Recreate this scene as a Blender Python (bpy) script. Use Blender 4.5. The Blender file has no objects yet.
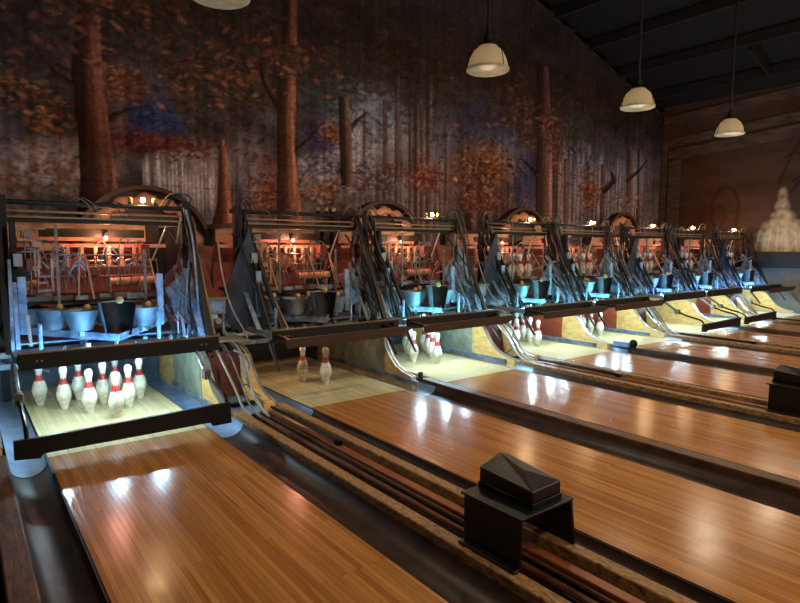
import bpy, math, random
import numpy as np
from mathutils import Vector, Matrix
PI = math.pi
col = bpy.context.scene.collection
rnd = random.Random(7)

# ------------------------------------------------------------------ helpers
class G:
    """collects shapes, builds them as ONE mesh object"""
    def __init__(s): s.v = []; s.f = []
    def add(s, vs, fs):
        n = len(s.v); s.v += [tuple(map(float, p)) for p in vs]; s.f += [tuple(i+n for i in f) for f in fs]; return s
    def box(s, x0, x1, y0, y1, z0, z1):
        return s.add([(x0,y0,z0),(x1,y0,z0),(x1,y1,z0),(x0,y1,z0),(x0,y0,z1),(x1,y0,z1),(x1,y1,z1),(x0,y1,z1)],
                     [(0,3,2,1),(4,5,6,7),(0,1,5,4),(1,2,6,5),(2,3,7,6),(3,0,4,7)])
    def bar(s, p, q, w, h=None, up=(0,0,1)):
        h = h or w; p = Vector(p); q = Vector(q); d = (q-p).normalized(); u = Vector(up)
        if abs(d.dot(u)) > .97: u = Vector((0,1,0))
        a = d.cross(u).normalized()*(w/2); b = a.cross(d).normalized()*(h/2)
        return s.add([p-a-b,p+a-b,p+a+b,p-a+b,q-a-b,q+a-b,q+a+b,q-a+b],
                     [(0,1,2,3),(7,6,5,4),(0,4,5,1),(1,5,6,2),(2,6,7,3),(3,7,4,0)])
    def tube(s, pts, r, n=7):
        pts = [Vector(p) for p in pts]; m = len(pts); vs = []; fs = []; pa = None
        for i, p in enumerate(pts):
            d = (pts[min(i+1,m-1)]-pts[max(i-1,0)]).normalized()
            if pa is None:
                u = Vector((0,0,1)) if abs(d.z) < .9 else Vector((1,0,0)); pa = d.cross(u).normalized()
            else: pa = (pa-d*pa.dot(d)).normalized()
            pb = d.cross(pa)
            for k in range(n):
                t = 2*PI*k/n; vs.append(p+(pa*math.cos(t)+pb*math.sin(t))*r)
        for i in range(m-1):
            for k in range(n):
                k2 = (k+1) % n; fs.append((i*n+k, i*n+k2, (i+1)*n+k2, (i+1)*n+k))
        fs.append(tuple(range(n-1,-1,-1))); fs.append(tuple((m-1)*n+k for k in range(n)))
        return s.add(vs, fs)
    def lathe(s, prof, o=(0,0,0), n=20, a0=0, a1=2*PI, rot=None):
        full = abs(a1-a0-2*PI) < 1e-6; k1 = n if full else n+1; vs = []; fs = []; o = Vector(o)
        for r, z in prof:
            for k in range(k1):
                t = a0+(a1-a0)*k/n; p = Vector((r*math.cos(t), r*math.sin(t), z))
                if rot: p = rot @ p
                vs.append(p+o)
        for i in range(len(prof)-1):
            for k in range(n):
                k2 = (k+1) % k1; fs.append((i*k1+k, i*k1+k2, (i+1)*k1+k2, (i+1)*k1+k))
        if full:
            if prof[0][0] > 1e-4: fs.append(tuple(range(k1-1,-1,-1)))
            if prof[-1][0] > 1e-4: fs.append(tuple((len(prof)-1)*k1+k for k in range(k1)))
        return s.add(vs, fs)
    def prism(s, poly, a, b, axis='x'):
        n = len(poly)
        def P(u, v, t): return (t,u,v) if axis == 'x' else ((u,t,v) if axis == 'y' else (u,v,t))
        vs = [P(u,v,a) for u,v in poly]+[P(u,v,b) for u,v in poly]
        fs = [tuple(range(n-1,-1,-1)), tuple(range(n,2*n))]+[(i,(i+1)%n,n+(i+1)%n,n+i) for i in range(n)]
        return s.add(vs, fs)
    def sheet(s, quad, t):
        q = [Vector(p) for p in quad]; n = (q[1]-q[0]).cross(q[2]-q[1]).normalized()*t; m = len(q)
        return s.add(q+[p+n for p in q], [tuple(range(m-1,-1,-1)), tuple(range(m,2*m))]+[(i,(i+1)%m,m+(i+1)%m,m+i) for i in range(m)])
    def strip(s, prof, y0, y1, t=.006):
        """extrude an open xz profile along y with thickness t downwards"""
        n = len(prof); vs = []
        for y in (y0, y1):
            vs += [(x,y,z) for x,z in prof]+[(x,y,z-t) for x,z in prof]
        fs = []
        for i in range(n-1):
            fs += [(i,i+1,2*n+i+1,2*n+i),(n+i+1,n+i,3*n+i,3*n+i+1),(i,n+i,n+i+1,i+1),(2*n+i,2*n+i+1,3*n+i+1,3*n+i)]
        fs += [(0,2*n,3*n,n),(n-1,2*n-1,4*n-1,3*n-1)]
        return s.add(vs, fs)
    def ball(s, c, r, n=12, sz=1.0):
        m = n//2
        return s.lathe([(max(r*math.sin(PI*i/m),0 if 0<i<m else 1e-5), -r*sz*math.cos(PI*i/m)) for i in range(m+1)], c, n)
    def build(s, name, m, parent=None, loc=(0,0,0), smooth=True, bevel=0):
        me = bpy.data.meshes.new(name); l = Vector(loc)
        me.from_pydata([tuple(Vector(p)-l) for p in s.v], [], s.f); me.validate(); me.update()
        import bmesh
        bm = bmesh.new(); bm.from_mesh(me); bmesh.ops.recalc_face_normals(bm, faces=bm.faces)
        for e in bm.edges:
            e.smooth = not (len(e.link_faces) != 2 or e.calc_face_angle(3) > .62)
        for f in bm.faces: f.smooth = smooth
        bm.to_mesh(me); bm.free()
        o = bpy.data.objects.new(name, me); me.materials.append(m); col.objects.link(o)
        if parent: o.parent = parent
        else: o.location = l
        if bevel:
            b = o.modifiers.new('bevel','BEVEL'); b.width = bevel; b.segments = 2; b.limit_method = 'ANGLE'; b.angle_limit = .6
        return o

def tag(o, label=None, cat=None, group=None, kind=None):
    if label: o['label'] = label
    if cat: o['category'] = cat
    if group: o['group'] = group
    if kind: o['kind'] = kind
    return o
def empty(name, loc, label, cat, group=None):
    o = bpy.data.objects.new(name, None); col.objects.link(o); o.location = loc
    o.empty_display_size = .1
    return tag(o, label, cat, group)
KIDS = {}
def copy_tree(o, parent=None, skip=()):
    c = o.copy(); col.objects.link(c)
    if parent: c.parent = parent
    for ch in [x for x in bpy.data.objects if x.parent == o]:
        if ch.name.split('.')[0] in skip: continue
        copy_tree(ch, c)
    return c
def spline(pts, n=6):
    """Catmull-Rom through points"""
    P = [Vector(p) for p in pts]; P = [P[0]*2-P[1]]+P+[P[-1]*2-P[-2]]; out = []
    for i in range(1, len(P)-2):
        for k in range(n):
            t = k/n; a,b,c,d = P[i-1],P[i],P[i+1],P[i+2]
            out.append(.5*((2*b)+(c-a)*t+(2*a-5*b+4*c-d)*t*t+(3*b-a-3*c+d)*t**3))
    return out+[P[-2]]

# ------------------------------------------------------------------ materials
def lin(c): return tuple(((x/255)/12.92 if x/255 <= .04045 else ((x/255+.055)/1.055)**2.4) for x in c)
def mat(name, rgb, rough=.5, metal=0, var=.25, scale=8, dark=None, bump=0, stretch=(1,1,1), spec=.5):
    m = bpy.data.materials.new(name); m.use_nodes = True; nt = m.node_tree; N = nt.nodes; L = nt.links
    b = N['Principled BSDF']; b.inputs['Roughness'].default_value = rough; b.inputs['Metallic'].default_value = metal
    b.inputs['Specular IOR Level'].default_value = spec
    tc = N.new('ShaderNodeTexCoord'); mp = N.new('ShaderNodeMapping'); mp.inputs['Scale'].default_value = stretch
    L.new(tc.outputs['Object'], mp.inputs['Vector'])
    nz = N.new('ShaderNodeTexNoise'); nz.inputs['Scale'].default_value = scale; nz.inputs['Detail'].default_value = 5
    nz.inputs['Roughness'].default_value = .65
    L.new(mp.outputs['Vector'], nz.inputs['Vector'])
    r = N.new('ShaderNodeValToRGB'); c = lin(rgb); d = lin(dark) if dark else tuple(x*(1-var*1.6) for x in c)
    r.color_ramp.elements[0].position = .34; r.color_ramp.elements[1].position = .62
    r.color_ramp.elements[0].color = (*[max(x,0) for x in d],1); r.color_ramp.elements[1].color = (*c,1)
    L.new(nz.outputs['Fac'], r.inputs['Fac']); L.new(r.outputs['Color'], b.inputs['Base Color'])
    if bump:
        bp = N.new('ShaderNodeBump'); bp.inputs['Strength'].default_value = bump; bp.inputs['Distance'].default_value = .01
        L.new(nz.outputs['Fac'], bp.inputs['Height']); L.new(bp.outputs['Normal'], b.inputs['Normal'])
    return m
def emit(name, rgb, strength):
    m = bpy.data.materials.new(name); m.use_nodes = True; b = m.node_tree.nodes['Principled BSDF']
    b.inputs['Base Color'].default_value = (*rgb,1); b.inputs['Emission Color'].default_value = (*rgb,1)
    b.inputs['Emission Strength'].default_value = strength; return m
def boards(name, c1, c2, dark, rough, width=.027, length=1.3, coat=.4, worn=.3):
    """narrow boards running along object Y"""
    m = bpy.data.materials.new(name); m.use_nodes = True; nt = m.node_tree; N = nt.nodes; L = nt.links
    b = N['Principled BSDF']; b.inputs['Specular IOR Level'].default_value = .28
    tc = N.new('ShaderNodeTexCoord'); mp = N.new('ShaderNodeMapping'); mp.inputs['Rotation'].default_value = (0,0,PI/2)
    L.new(tc.outputs['Object'], mp.inputs['Vector'])
    br = N.new('ShaderNodeTexBrick'); br.offset = .37; br.offset_frequency = 3
    for k, v in (('Scale',1),('Mortar Size',.0007),('Mortar Smooth',.2),('Bias',0),('Brick Width',length),('Row Height',width)): br.inputs[k].default_value = v
    br.inputs['Color1'].default_value = (*lin(c1),1); br.inputs['Color2'].default_value = (*lin(c2),1); br.inputs['Mortar'].default_value = (*lin(dark),1)
    L.new(mp.outputs['Vector'], br.inputs['Vector'])
    m2 = N.new('ShaderNodeMapping'); m2.inputs['Scale'].default_value = (38,1.6,1); L.new(tc.outputs['Object'], m2.inputs['Vector'])
    nz = N.new('ShaderNodeTexNoise'); nz.inputs['Scale'].default_value = 1.0; nz.inputs['Detail'].default_value = 6; nz.inputs['Roughness'].default_value = .7
    L.new(m2.outputs['Vector'], nz.inputs['Vector'])
    mr = N.new('ShaderNodeMapRange'); mr.inputs['From Min'].default_value = .3; mr.inputs['From Max'].default_value = .7; mr.inputs['To Min'].default_value = 1-worn; mr.inputs['To Max'].default_value = 1.12
    L.new(nz.outputs['Fac'], mr.inputs['Value'])
    # occasional dark streaks
    m3 = N.new('ShaderNodeMapping'); m3.inputs['Scale'].default_value = (60,.9,1); m3.inputs['Location'].default_value = (3,7,0); L.new(tc.outputs['Object'], m3.inputs['Vector'])
    n3 = N.new('ShaderNodeTexNoise'); n3.inputs['Scale'].default_value = .8; n3.inputs['Detail'].default_value = 2; L.new(m3.outputs['Vector'], n3.inputs['Vector'])
    mr3 = N.new('ShaderNodeMapRange'); mr3.inputs['From Min'].default_value = .66; mr3.inputs['From Max'].default_value = .74; mr3.inputs['To Min'].default_value = 1; mr3.inputs['To Max'].default_value = .45
    L.new(n3.outputs['Fac'], mr3.inputs['Value'])
    mu = N.new('ShaderNodeMath'); mu.operation = 'MULTIPLY'; L.new(mr.outputs['Result'], mu.inputs[0]); L.new(mr3.outputs['Result'], mu.inputs[1])
    mx = N.new('ShaderNodeVectorMath'); mx.operation = 'SCALE'; L.new(br.outputs['Color'], mx.inputs[0]); L.new(mu.outputs['Value'], mx.inputs['Scale'])
    L.new(mx.outputs['Vector'], b.inputs['Base Color'])
    nr = N.new('ShaderNodeTexNoise'); nr.inputs['Scale'].default_value = 5; L.new(tc.outputs['Object'], nr.inputs['Vector'])
    m4 = N.new('ShaderNodeMapRange'); m4.inputs['To Min'].default_value = rough-.07; m4.inputs['To Max'].default_value = rough+.1
    L.new(nr.outputs['Fac'], m4.inputs['Value']); L.new(m4.outputs['Result'], b.inputs['Roughness'])
    bp = N.new('ShaderNodeBump'); bp.inputs['Strength'].default_value = .12; bp.inputs['Distance'].default_value = .004
    L.new(br.outputs['Fac'], bp.inputs['Height']); bp.invert = True
    b2 = N.new('ShaderNodeBump'); b2.inputs['Strength'].default_value = .04; b2.inputs['Distance'].default_value = .004
    L.new(n3.outputs['Fac'], b2.inputs['Height']); L.new(bp.outputs['Normal'], b2.inputs['Normal']); L.new(b2.outputs['Normal'], b.inputs['Normal'])
    return m
M = {}
M['lane'] = boards('lane_wood', (192,133,72), (156,100,50), (74,42,20), .19)
M['deck'] = boards('deck_maple', (214,200,158), (190,174,130), (120,104,74), .3, worn=.3)
M['gutter'] = mat('gutter_dark', (64,45,36), .42, .0, scale=5, dark=(32,24,20), bump=.25, spec=.35)
M['gutter_end'] = mat('gutter_end_steel', (140,168,206), .35, .2, .2, 7)
M['cap'] = mat('cap_worn_wood', (172,130,76), .55, scale=34, dark=(84,56,32), bump=.3, stretch=(2.2,.7,1))
M['cap_dark'] = mat('divider_wood', (104,66,38), .5, scale=14, dark=(46,30,20), bump=.3, stretch=(2,.5,1))
M['bed'] = mat('track_bed', (86,48,30), .5, scale=6, dark=(40,24,17), stretch=(3,.5,1))
M['rail_black'] = mat('rail_black', (24,20,19), .35, .6)
M['rail_brown'] = mat('rail_brown', (112,70,44), .4, .4)
M['copper'] = mat('copper_plank', (146,88,50), .4, .2, scale=9, dark=(120,62,32), stretch=(4,.4,1))
M['slot'] = mat('lane_side_black', (12,10,9), .6)
M['hood'] = mat('hood_black', (9,8,8), .42, .1, .4, 20, bump=.25)
M['hood_cap'] = mat('hood_cover', (13,11,11), .4, .1, scale=18, dark=(7,6,6), bump=.4)
M['kick_wood'] = mat('kick_yellow_wood', (238,198,126), .45, scale=5, dark=(206,156,84), stretch=(1,1.5,4))
M['kick_green'] = mat('kick_plate_green', (164,168,146), .4, scale=6, dark=(112,122,108))
M['kick_red'] = mat('kick_plate_red', (170,78,56), .42, scale=5, dark=(128,52,36))
M['lift_red'] = mat('lift_board_red', (104,40,28), .5, scale=5, dark=(72,26,18))
M['kick_trim'] = mat('kick_trim_metal', (160,160,154), .35, .3, .15)
M['pin'] = mat('pin_white', (236,230,214), .35, scale=14, dark=(178,170,152))
M['pin_red'] = mat('pin_red', (172,40,34), .45, .0, .2)
M['pin_old'] = mat('pin_aged', (216,186,128), .4, scale=10, dark=(176,140,88))
M['blue_steel'] = mat('grey_steel_paint', (150,166,182), .42, .25, .3, 9, dark=(86,98,112))
M['cup'] = mat('cup_zinc', (150,158,164), .42, .45, .25, 7, dark=(104,112,118))
M['iron'] = mat('dark_iron', (34,30,30), .5, .4, .4, 12)
M['steel'] = mat('bare_steel', (150,142,132), .35, .7, .3, 14)
M['navy'] = mat('navy_sheet', (58,66,78), .5, .2, .25, 4, dark=(38,44,54))
M['beam'] = mat('beam_black', (15,11,10), .5, .0, .3, 10, dark=(9,7,7))
M['sweep'] = mat('sweep_brown', (72,50,36), .5, .0, .3, 6, dark=(56,36,25), stretch=(.5,1,3))
M['sweep_dark'] = mat('sweep_black', (17,12,11), .5, .0, .3, 6)
M['board'] = mat('back_board', (206,158,122), .6, .0, .2, 5, dark=(150,104,80))
M['bardark'] = mat('olive_bar', (44,44,34), .5, .2)
M['wood_tan'] = mat('tan_rail', (150,122,82), .5, .2, .3, 10)
M['rust'] = mat('rust_panel', (132,64,44), .6, .1, scale=6, dark=(84,38,28))
M['pit'] = mat('pit_cushion', (78,84,94), .8, .0, .3, 6)
M['pulley'] = mat('orange_pulley', (196,96,58), .5, .1)
M['brass'] = mat('brass', (178,142,70), .35, .7)
M['rubber'] = mat('cable_black', (20,18,18), .5)
M['cable_grey'] = mat('cable_grey', (150,150,150), .5)
M['wheel'] = mat('wheel_cream', (196,150,120), .55, .0, scale=4, dark=(150,104,78))
M['wheel_rim'] = mat('wheel_rim_dark', (60,34,26), .55)
M['ceil'] = mat('ceiling_dark', (9,7,6), .9, scale=3, dark=(6,5,4))
M['joist'] = mat('joist_wood', (19,14,12), .85, scale=6, dark=(11,9,8))
M['plaster'] = mat('plaster_grey', (128,122,112), .85, scale=3, dark=(84,80,74), bump=.2)
M['trimwood'] = mat('trim_boards', (98,78,64), .75, scale=6, dark=(58,45,37), bump=.2, stretch=(1,.5,2))
M['ledge'] = mat('ledge_dark', (44,42,34), .6)
M['floor'] = mat('floor_dark', (36,30,27), .8, scale=4)
M['tube'] = emit('tube_light', (.58,.88,1.0), 640)
M['tube_blue'] = emit('tube_light_blue', (.13,.48,1.0), 135)
M['tube_teal'] = emit('tube_light_teal', (.10,.56,.74), 150)
M['tube_off'] = mat('tube_unlit', (210,214,210), .3)
M['bulb_red'] = emit('bulb_red', (1,.44,.27), 4)
M['bulb_amber'] = emit('bulb_amber', (1,.66,.32), 200)
M['jar'] = mat('jar_cream', (190,170,110), .3, .0, .2)
M['lampbulb'] = emit('bulb_warm', (1,.86,.64), .5)

# shade of the pendants: ribbed frosted glass
def shade_mat():
    m = bpy.data.materials.new('frosted_shade'); m.use_nodes = True; nt = m.node_tree; N = nt.nodes; L = nt.links
    b = N['Principled BSDF']; b.inputs['Base Color'].default_value = (*lin((236,226,200)),1); b.inputs['Roughness'].default_value = .4
    t = N.new('ShaderNodeBsdfTranslucent'); t.inputs['Color'].default_value = (*lin((240,230,205)),1)
    mx = N.new('ShaderNodeMixShader'); mx.inputs[0].default_value = .55
    L.new(b.outputs[0], mx.inputs[1]); L.new(t.outputs[0], mx.inputs[2]); L.new(mx.outputs[0], N['Material Output'].inputs['Surface'])
    return m
M['shade'] = shade_mat()
M['shade_rim'] = mat('shade_rim', (240,222,170), .3)

def light(kind, name, loc, power, rgb, size=.05, rot=None, parent=None, **kw):
    d = bpy.data.lights.new(name, kind); d.energy = power; d.color = rgb
    if kind in ('POINT','SPOT'): d.shadow_soft_size = size
    for k, v in kw.items(): setattr(d, k, v)
    o = bpy.data.objects.new(name, d); col.objects.link(o); o.location = loc
    if rot: o.rotation_euler = rot
    if parent: o.parent = parent
    return o

# ------------------------------------------------------------------ layout (metres): x across the lanes, y towards the pins, z up
A = [.414+(k//2)*3.5945+(k%2)*1.9875 for k in range(8)]     # left edge of each lane
LW, GW = 1.066, .24
CEN = [a+LW/2 for a in A]
NTH = ['first','second','third','fourth','fifth','sixth','seventh','eighth']
WY, WX = 8.0, 15.0
Y0 = -2.5

# ------------------------------------------------------------------ mural wall
def paint_mural():
    rg = np.random.default_rng(5)
    x0,x1,z0,z1,st = -1.2, WX, -.2, 7.3, .02
    nx = int((x1-x0)/st)+1; nz = int((z1-z0)/st)+1
    X, Z = np.meshgrid(np.linspace(x0,x1,nx), np.linspace(z0,z1,nz))
    C = np.zeros((nz,nx,3))
    def L3(c, k=.52):
        g = .3*c[0]+.55*c[1]+.15*c[2]; t = (g*1.06,g*.98,g*.96)
        return np.array(lin([a*(1-k)+b*k for a,b in zip(c,t)]))
    def smooth_noise(sx, sz, seed):
        r = np.random.default_rng(seed); gx = int((x1-x0)/sx)+3; gz = int((z1-z0)/sz)+3
        g = r.random((gz,gx)); u = (X-x0)/sx; v = (Z-z0)/sz; i = u.astype(int); j = v.astype(int); fu = u-i; fv = v-j
        fu = fu*fu*(3-2*fu); fv = fv*fv*(3-2*fv)
        return (g[j,i]*(1-fu)+g[j,i+1]*fu)*(1-fv)+(g[j+1,i]*(1-fu)+g[j+1,i+1]*fu)*fv
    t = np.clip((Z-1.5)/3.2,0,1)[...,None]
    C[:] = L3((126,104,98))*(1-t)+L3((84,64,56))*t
    n = (smooth_noise(.5,.35,1)*.5+smooth_noise(.2,.15,2)*.3+smooth_noise(.08,.08,3)*.2)[...,None]
    C *= .12+1.25*n
    cool = smooth_noise(1.1,.7,11)[...,None]
    C = C*(1-.35*cool)+C*np.array([.72,.95,1.35])*(.35*cool)
    def blend(mask, c): 
        nonlocal C
        C = C*(1-mask[...,None])+np.array(c)*mask[...,None]
    def soft(x,z,rx,rz,c,a,seed=0):
        d = ((X-x)/rx)**2+((Z-z)/rz)**2
        m = np.clip(1.25-d,0,1)*a*(.35+.9*smooth_noise(.12,.10,seed+50))
        blend(np.clip(m,0,.95), L3(c))
    for i,(x,z,rx,rz,c,a) in enumerate([
        (2.2,3.06,.42,.34,(26,58,142),.9),(8.24,3.8,.65,.5,(62,84,132),.75),(9.56,2.75,.45,.65,(66,62,140),.8),(4.6,3.06,.4,.28,(78,52,128),.7),
        (.67,2.89,.25,.35,(48,56,96),.6),(2.1,2.72,.75,.2,(112,30,34),.9),(3.77,2.2,.3,.45,(170,62,36),.6),
        (5.54,3.4,.9,.7,(150,168,184),.75),(3.5,2.6,.4,.5,(150,140,150),.5),(.2,2.6,.5,.5,(110,110,140),.5),(6.4,3.0,.8,.8,(140,130,136),.45),(9.0,3.3,.5,.5,(110,130,160),.6),(13.6,3.2,.9,.8,(130,140,160),.5),(5.2,2.9,.5,.3,(170,170,190),.6),(1.05,2.36,.6,.34,(180,160,160),.75),(4.9,2.6,.75,.3,(170,174,196),.8),(5.3,2.35,.7,.25,(128,124,140),.6),
        (2.6,2.4,.6,.45,(172,150,146),.55),(8.4,3.0,.85,.5,(178,104,40),.6),(7.7,2.8,.6,.4,(150,76,44),.55),(6.74,2.69,.6,.3,(130,52,44),.6),
        (10.3,3.6,.5,.7,(132,72,50),.6),(11.8,2.7,.7,.6,(140,72,50),.5),(4.8,3.8,.55,.38,(58,92,82),.7),(11.1,4.0,.6,.5,(78,98,88),.5),(2.0,3.55,.3,.3,(84,96,120),.6),
        (3.9,3.3,.2,.3,(100,110,130),.5),(4.9,2.2,.8,.22,(150,92,52),.5),(8.6,2.2,.7,.4,(120,48,36),.5),(12.9,3.0,1.6,.9,(112,122,138),.45),(7.1,3.4,.5,.6,(92,104,124),.5),
        (11.4,3.1,.9,.8,(122,128,142),.4),(3.0,3.6,.5,.4,(74,60,52),.4),(1.7,2.95,.12,.8,(140,104,92),.4)]): soft(x,z,rx,rz,c,a,i)
    # stripes of light between distant trunks
    def shafts(xa,xb,za,zb,c,a,wd,seed):
        r = np.random.default_rng(seed); x = xa
        while x < xb:
            w = wd*(.4+r.random()); top = zb-r.random()*(zb-za)*.3; lean = (r.random()-.5)*.05
            m = np.clip(1-np.abs((X-x-lean*(Z-za))/w)**3,0,1)*np.clip((Z-za)/.4,0,1)*np.clip((top-Z)/.2,0,1)*a*(.5+.5*r.random())*(.5+.6*smooth_noise(.05,.3,seed))
            blend(np.clip(m,0,1), L3(c)); x += wd*(2.0+r.random()*1.6)
    shafts(1.98,2.98,1.7,2.75,(206,184,184),.95,.022,21)
    shafts(10.5,13.9,1.7,3.9,(150,160,178),.8,.05,22)
    shafts(5.3,7.4,1.7,3.7,(150,132,124),.6,.04,23)
    shafts(8.6,9.9,1.7,2.6,(132,96,84),.5,.05,24)
    shafts(2.9,3.7,1.7,2.6,(150,110,96),.5,.02,25)
    def trunk(pts, c=(104,66,52), hi=(156,112,94), a=.95, seed=0):
        zs = [p[1] for p in pts]
        for i in range(len(pts)-1):
            (xa,za,wa),(xb,zb,wb) = pts[i],pts[i+1]
            dx,dz = xb-xa,zb-za; L2 = dx*dx+dz*dz+1e-9
            s = np.clip(((X-xa)*dx+(Z-za)*dz)/L2,0,1); px = xa+s*dx; pz = za+s*dz; w = (wa+(wb-wa)*s)/2
            if abs(dz) > abs(dx)*1.2: u = (X-px)/np.maximum(w,.005)
            else: u = np.sign(X-px+ (Z-pz))*np.hypot(X-px,Z-pz)/np.maximum(w,.005)
            inside = np.clip((1-np.abs(u))*np.maximum(w,.01)/.02,0,1)*(((Z >= min(za,zb)-.012) & (Z <= max(za,zb)+.012)) if abs(dz) > abs(dx)*1.2 else (np.hypot(X-px,Z-pz) < w*1.5+.03))
            bark = smooth_noise(.035,.5,seed+70)*.7+smooth_noise(.09,.9,seed+71)*.5
            shade = np.clip(.5+.5*u,0,1)
            cc = L3(c,.1)*(.12+.75*np.clip(shade*1.6,0,1)[...,None])+L3(hi,.1)*np.clip(shade-.45,0,1)[...,None]*1.5
            cc = cc*(.45+.9*bark[...,None])
            m = (inside*a)[...,None]; C[:] = C*(1-m)+cc*m
    thin = [[(5.86,3.86,.13),(5.87,1.5,.15)],[(6.12,4.4,.13),(6.13,1.5,.15)],[(6.4,3.95,.09),(6.42,1.5,.11)],[(6.54,3.88,.12),(6.56,1.5,.14)],[(6.68,3.82,.12),(6.7,1.5,.14)],
        [(6.83,4.36,.16),(6.87,1.5,.2)],[(7.08,3.61,.06),(7.11,2.27,.07)],[(7.25,3.64,.07),(7.28,2.28,.08)],[(10.55,3.21,.3),(10.62,1.5,.36)],[(10.86,3.35,.19),(10.94,1.5,.22)],
        [(12.3,3.37,.24),(12.4,1.5,.29)],[(13.44,3.83,.34),(13.59,1.5,.42)],[(13.86,3.88,.2),(14.02,1.5,.24)],[(7.92,2.6,.27),(7.95,1.3,.32)],[(8.42,2.63,.2),(8.45,1.3,.23)],
        [(5.44,3.64,.07),(5.44,2.34,.08)],[(.75,2.6,.03),(.72,1.8,.04)],[(.6,2.82,.02),(.55,1.9,.03)],[(1.09,3.35,.03),(1.02,1.8,.04)],[(3.25,2.63,.05),(3.23,1.8,.05)],[(3.43,2.57,.04),(3.42,1.8,.05)],[(4.86,2.47,.19),(4.85,1.7,.23)],
        [(11.7,3.4,.12),(11.75,1.6,.14)],[(9.0,2.7,.1),(9.02,1.5,.12)]]
    for i,p in enumerate(thin): trunk(p,(92,66,58),(140,112,104),.75,100+i)
    # leaf daubs
    def leaves(n,x,z,rx,rz,cols,s=.05,seed=0,a=.8):
        r = np.random.default_rng(seed+400)
        s *= .62
        for _ in range(int(n*2.1)):
            th = r.random()*2*PI; q = abs(r.normal())*.62; lx = x+rx*q*math.cos(th); lz = z+rz*q*math.sin(th)
            w = s*(.6+r.random()*1.2); h = w*(.25+.25*r.random()); an = (r.random()-.5)*1.6
            i0 = max(int((lx-1.3*w-x0)/st),0); i1 = min(int((lx+1.3*w-x0)/st)+2,nx); j0 = max(int((lz-1.3*w-z0)/st),0); j1 = min(int((lz+1.3*w-z0)/st)+2,nz)
            if i1 <= i0 or j1 <= j0: continue
            xx = X[j0:j1,i0:i1]-lx; zz = Z[j0:j1,i0:i1]-lz; u = xx*math.cos(an)+zz*math.sin(an); v = -xx*math.sin(an)+zz*math.cos(an)
            m = np.clip(1.3-(u/w)**2-(v/h)**2,0,1)*a
            c = L3(cols[r.integers(len(cols))])*(.5+.8*r.random())
            C[j0:j1,i0:i1] = C[j0:j1,i0:i1]*(1-m[...,None])+c*m[...,None]
    brown = [(96,62,36),(74,54,38),(120,72,36),(60,48,40),(84,74,44)]; rust = [(168,84,34),(140,62,32),(120,48,30),(190,110,44)]; red = [(140,36,32),(110,30,34),(160,60,40)]
    grn = [(66,84,60),(52,72,66),(88,92,56)]; blu = [(34,62,140),(60,80,130),(40,50,96)]; grey = [(150,140,140),(128,120,126),(112,108,104)]; pur = [(84,60,130),(110,64,110),(60,56,110)]
    for i,(n,x,z,rx,rz,cols,s,a) in enumerate([
        (700,2.6,4.6,3.4,1.2,brown,.10,.6),(700,6.4,4.5,3.2,1.3,brown,.10,.55),(400,11,4.6,3,1.0,brown,.10,.45),(160,.5,3.3,.7,.5,grn+rust,.07,.7),
        (70,1.7,3.4,.35,.25,rust,.06,.85),(200,2.65,3.65,.65,.55,rust+brown+brown,.075,.75),(180,3.3,3.7,.5,.6,brown+rust,.075,.7),(60,.95,2.95,.3,.3,rust+grn,.07,.8),
        (120,2.1,3.0,.4,.33,blu,.06,.7),(260,2.2,2.75,.85,.17,red,.05,.8),(90,4.6,3.1,.4,.28,pur,.06,.8),(60,4.85,3.2,.25,.16,rust,.07,.85),(160,4.75,2.35,.9,.3,grey+rust,.07,.7),
        (200,4.9,2.65,.75,.28,grey+pur,.07,.65),(160,5.7,2.5,.6,.3,pur+grey+red,.06,.7),(160,6.75,2.65,.5,.3,red+rust,.06,.75),(320,8.35,2.95,.85,.55,rust+rust+brown,.075,.8),
        (150,8.1,2.3,.7,.35,red+rust,.07,.7),(130,9.55,2.8,.42,.6,pur+blu,.07,.6),(220,10.35,3.65,.5,.75,rust+red+brown,.075,.75),(220,11.8,2.7,.7,.6,rust+red,.075,.7),
        (120,11.1,3.9,.6,.6,grn+brown,.09,.55),(150,1.05,2.3,.6,.4,grey+rust,.06,.6),(140,3.75,2.2,.32,.45,red+rust,.06,.75),(90,4.8,3.8,.55,.4,grn,.07,.6),(130,13.3,2.4,.9,.6,rust+grey,.08,.5),(120,8.2,3.9,.6,.4,blu+brown,.08,.5),
        (100,.4,2.2,.5,.3,rust+grey,.07,.5),(260,9.3,4.2,.9,.7,brown+rust,.1,.5)]): leaves(n,x,z,rx,rz,cols,s,i,a)
    for i,p in enumerate([[(12.38,2.79,.21),(12.79,3.05,.17),(12.65,3.23,.1)],[(13.36,3.09,.14),(13.9,3.38,.11),(14.26,3.67,.06)],[(9.95,2.95,.2),(9.61,3.13,.13),(9.35,3.24,.07)],
        [(1.32,3.34,.12),(1.17,3.39,.09),(1.04,3.46,.07),(.86,3.68,.03)],[(1.6,2.94,.11),(1.7,3.06,.08),(1.82,3.13,.06),(2.0,3.19,.03)],[(1.52,3.49,.07),(1.55,3.31,.05),(1.61,3.1,.03)],
        [(3.95,3.44,.17),(3.77,3.65,.12),(3.67,3.83,.1),(3.63,4.1,.05)],[(4.1,2.84,.11),(4.29,2.98,.09),(4.43,3.1,.07),(4.58,3.26,.04)],[(5.16,3.3,.12),(5.3,3.46,.08),(5.5,3.62,.04)],
        [(7.3,2.6,.03),(7.7,2.95,.02)],[(7.65,2.55,.03),(7.4,2.95,.02)]]): trunk(p,(62,40,34),(104,74,62),.97,200+i)
    trunk([(1.5,7.2,.3),(1.48,4.58,.26),(1.41,3.99,.28),(1.38,3.52,.36),(1.43,2.7,.38),(1.45,2.21,.42),(1.46,1.78,.54),(1.46,1.3,.7)],(98,60,48),(160,112,92),.97,300)
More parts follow.
